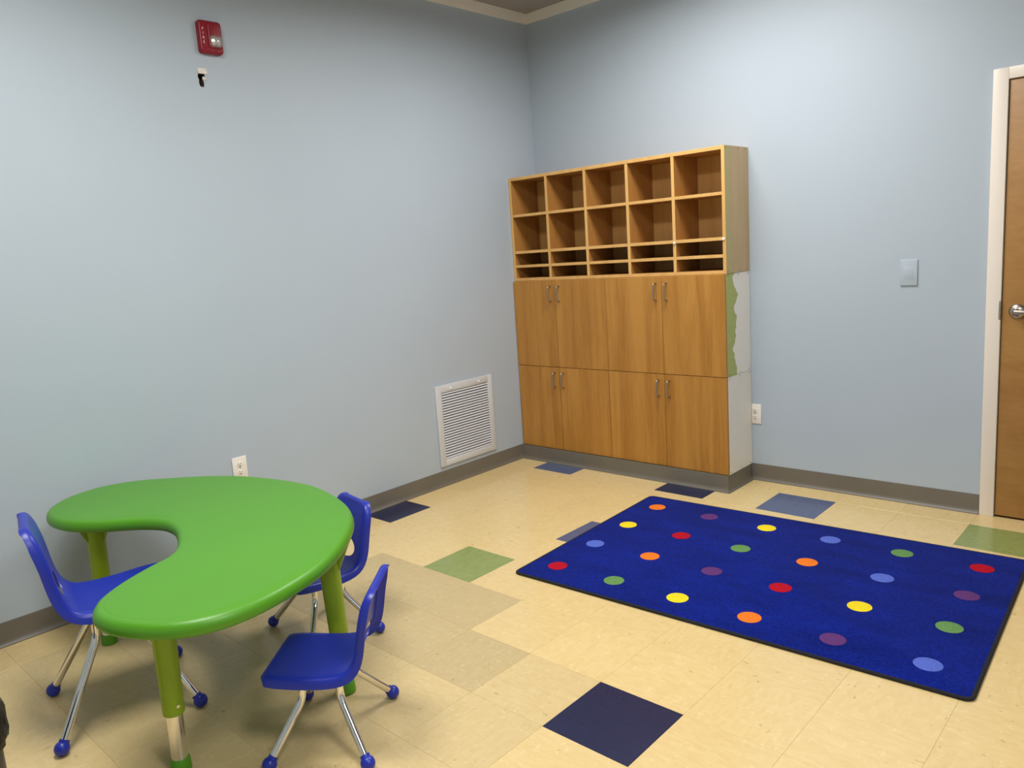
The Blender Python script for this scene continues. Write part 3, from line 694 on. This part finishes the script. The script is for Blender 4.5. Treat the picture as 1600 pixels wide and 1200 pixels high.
# ------------------------------------------------------------------ chairs
def chair(S, H, feet_half, label, name='school_chair', back=1.0, hole_w=0.074):
    """moulded shell on four splayed chrome legs; faces local +x; S scales the shell, H is seat height,
    feet_half = half spacing of the feet (front-back, side-side)"""
    root = empty(name, label=label, cat='chair')
    pr = [(0.166, -0.028), (0.168, -0.014), (0.161, -0.004), (0.146, 0.0), (0.09, -0.003), (0.03, -0.007), (-0.03, -0.007), (-0.072, -0.001),
          (-0.097, 0.012), (-0.113, 0.035), (-0.123, 0.065), (-0.130, 0.10), (-0.136, 0.135), (-0.144, 0.17), (-0.153, 0.20), (-0.163, 0.222), (-0.172, 0.234), (-0.181, 0.236), (-0.190, 0.228)]
    wd = [0.104, 0.117, 0.128, 0.137, 0.142, 0.142, 0.141, 0.139, 0.137, 0.135, 0.134, 0.134, 0.135, 0.134, 0.129, 0.118, 0.101, 0.082, 0.070, 0.064]
    P = [Vector((x, 0, z)) for x, z in pr]
    P = [Vector((p.x, 0, p.z*(back if p.z > 0.012 else 1))) for p in P]
    # refine
    def cr(a, s=2):
        out = []
        for i in range(len(a)-1):
            p0, p1, p2, p3 = a[max(i-1, 0)], a[i], a[i+1], a[min(i+2, len(a)-1)]
            for k in range(s):
                t = k/s; out.append(0.5*((2*p1)+(p2-p0)*t+(2*p0-5*p1+4*p2-p3)*t*t+(3*p1-p0-3*p2+p3)*t**3))
        out.append(a[-1]); return out
    P = cr(P, 2); W = cr(wd, 2)
    bm = NB(); rows = []
    us = [-1, -0.92, -0.75, -0.5, -0.25, 0, 0.25, 0.5, 0.75, 0.92, 1]
    for i, p in enumerate(P):
        t = (P[min(i+1, len(P)-1)]-P[max(i-1, 0)]).normalized(); n_ = Vector((-t.z, 0, t.x))   # towards underside / rear
        if p.z > 0.195*back: n_ = Vector((-1, 0, -0.25)).normalized()
        w_ = W[i]; fl = 0.014 + 0.013*min(1, max(0, min((i-1)/6, (len(P)-3-i)/7)))
        if i > len(P)-6: fl = 0.020*(0.04+0.96*(len(P)-1-i)/4)
        row = [(-w_-0.003, fl), (-w_-0.001, min(0.012, fl*0.6)), (-w_+0.003, min(0.004, fl*0.3)), (-w_+0.010, 0.0008)]
        for u in us[1:-1]: row.append((u*(w_-0.012), 0.005*(1-u*u)*(1 if 5 < i < len(P)-6 else 0)))
        row += [(w_-0.010, 0.0008), (w_-0.003, min(0.004, fl*0.3)), (w_+0.001, min(0.012, fl*0.6)), (w_+0.003, fl)]
        rows.append([bm.verts.new((p+Vector((0, y, 0))+n_*d)*S + Vector((0, 0, H))) for y, d in row])
    for A, B in zip(rows, rows[1:]):
        for k in range(len(A)-1): bm.faces.new((A[k], A[k+1], B[k+1], B[k]))
    sh = obj('seat_shell', bm, M['blue'], root, smooth=True, local=True)
    sm_ = sh.modifiers.new('s', 'SOLIDIFY'); sm_.thickness = 0.0045; sm_.offset = 0
    # oval opening low in the backrest
    cut = NB(); K = 28
    zc_ = H+0.054*S*back
    ovA = [cut.verts.new((-0.05*S, hole_w*S*math.cos(2*PI*k/K)*(1-0.10*math.sin(2*PI*k/K)), zc_+0.038*S*math.sin(2*PI*k/K))) for k in range(K)]
    ovB = [cut.verts.new((-0.26*S, v.co.y, v.co.z+0.0)) for v in ovA]
    for k in range(K): cut.faces.new((ovA[k], ovA[(k+1) % K], ovB[(k+1) % K], ovB[k]))
    cut.faces.new(ovA[::-1]); cut.faces.new(ovB)
    co = obj('cutter', cut, M['blue'])
    bo = sh.modifiers.new('b', 'BOOLEAN'); bo.operation = 'DIFFERENCE'; bo.solver = 'EXACT'; bo.object = co
    bpy.context.view_layer.update()
    me = bpy.data.meshes.new_from_object(sh.evaluated_get(bpy.context.evaluated_depsgraph_get()))
    sh.modifiers.clear(); old = sh.data; sh.data = me; me.name = 'seat_shell'; bpy.data.meshes.remove(old)
    cm = co.data; bpy.data.objects.remove(co); bpy.data.meshes.remove(cm)
    for p in me.polygons: p.use_smooth = True
    me.set_sharp_from_angle(angle=math.radians(45))
    # legs
    fx, fy = feet_half; r = 0.0118*(0.55+0.45*S); rb = 0.0215*(0.6+0.4*S); hz_ = H-0.034*S
    for sx, sy in ((1, 1), (1, -1), (-1, 1), (-1, -1)):
        top = Vector((0.055*S*sx+0.005, 0.075*S*sy, hz_)); knee = Vector((0.057*S*sx+0.005, 0.078*S*sy, hz_-0.066*S)); ft = Vector((fx*sx, fy*sy, rb))
        mid = Vector((0.0+0.005, 0.070*S*sy, hz_+0.002))
        bm = NB(); tube(bm, arc_path([mid, top, knee, ft], 0.028*S, 7), r, 14)
        lg = obj('leg', bm, M['chrome'], root, smooth=True, local=True, label='bent chrome leg')
        bm = NB(); d_ = (knee-ft).normalized()
        bmesh.ops.create_uvsphere(bm, u_segments=20, v_segments=14, radius=rb); bmesh.ops.translate(bm, vec=ft, verts=bm.verts)
        bm2 = bm; tube(bm2, [ft+d_*rb*0.3, ft+d_*rb*1.12], r*1.22, 14)
        obj('ball_glide', bm2, M['blue'], lg, smooth=True, local=True, label='blue ball foot')
        bm = NB(); tube(bm, [top+Vector((0, 0, 0.012*S)), top+Vector((0, 0, -0.014*S))], r*1.4, 14)
        obj('socket', bm, M['blue'], lg, smooth=True, local=True)
    return root
def copy_tree(o, parent=None):
    c = o.copy(); COL.objects.link(c)
    if parent is not None: c.parent = parent
    for ch in list(o.children): copy_tree(ch, c)
    return c
c1 = chair(1.0, 0.264, (0.144, 0.179), 'small blue shell chair right of the green table, its back to the rug')
c1.location = (-0.487, -0.409, 0); c1.rotation_euler.z = math.radians(-141)
c2 = copy_tree(c1); c2.location = (-1.081, -0.031, 0); c2.rotation_euler.z = math.atan2(-0.985, -0.165)
c2['label'] = 'small blue shell chair on far side of the green table, seat tucked beneath'
c3 = chair(1.15, 0.405, (0.205, 0.205), back=1.08, hole_w=0.05, label='larger blue shell chair in the inner curve of the green table, nearest left wall')
c3.location = (-1.222, -0.754, 0); c3.rotation_euler.z = math.atan2(0.97, 0.245)
for c in (c1, c2, c3): c['group'] = 'blue chairs round the green table'

# ------------------------------------------------------------------ waste bin at the left edge
BX, BYY, BH = -0.866, -1.320, 0.350
bn = empty('waste_bin', (BX, BYY, 0), label='dark bin lined with a black bag at the left picture edge', cat='bin')
prof = [(0.112, 0.001), (0.116, 0.004), (0.136, BH-0.01), (0.139, BH), (0.134, BH), (0.113, 0.01)]
obj('bin_body', lathe_at((BX, BYY, 0), prof, 40), M['bin'], bn, smooth=True)
bm = NB(); rings = []; n = 96
pf = [(0.1305, BH-0.20), (0.131, BH-0.02), (0.135, BH+0.012), (0.143, BH+0.014), (0.149, BH-0.002), (0.147, BH-0.03), (0.149, BH-0.06), (0.146, BH-0.085)]
for j, (r_, z_) in enumerate(pf):
    ring = []
    for k in range(n):
        a = 2*PI*k/n
        wv = 0.5*math.sin(11*a+j)+0.35*math.sin(23*a+2*j)+0.25*math.sin(37*a-j)
        amp = 0.0 if j < 2 else (0.004 if j < 5 else 0.006)
        zz = z_+(0.008*math.sin(7*a)+0.006*math.sin(17*a+1) if j >= 5 else 0.004*math.sin(9*a+j))
        ring.append(bm.verts.new((BX+(r_+amp*abs(wv)+amp*0.3*wv)*math.cos(a), BYY+(r_+amp*abs(wv)+amp*0.3*wv)*math.sin(a), zz)))
    rings.append(ring)
for A, B in zip(rings, rings[1:]):
    for k in range(n): bm.faces.new((A[k], A[(k+1) % n], B[(k+1) % n], B[k]))
obj('bin_liner', bm, M['black_bag'], bn, smooth=True, label='crumpled black bag folded over the rim')
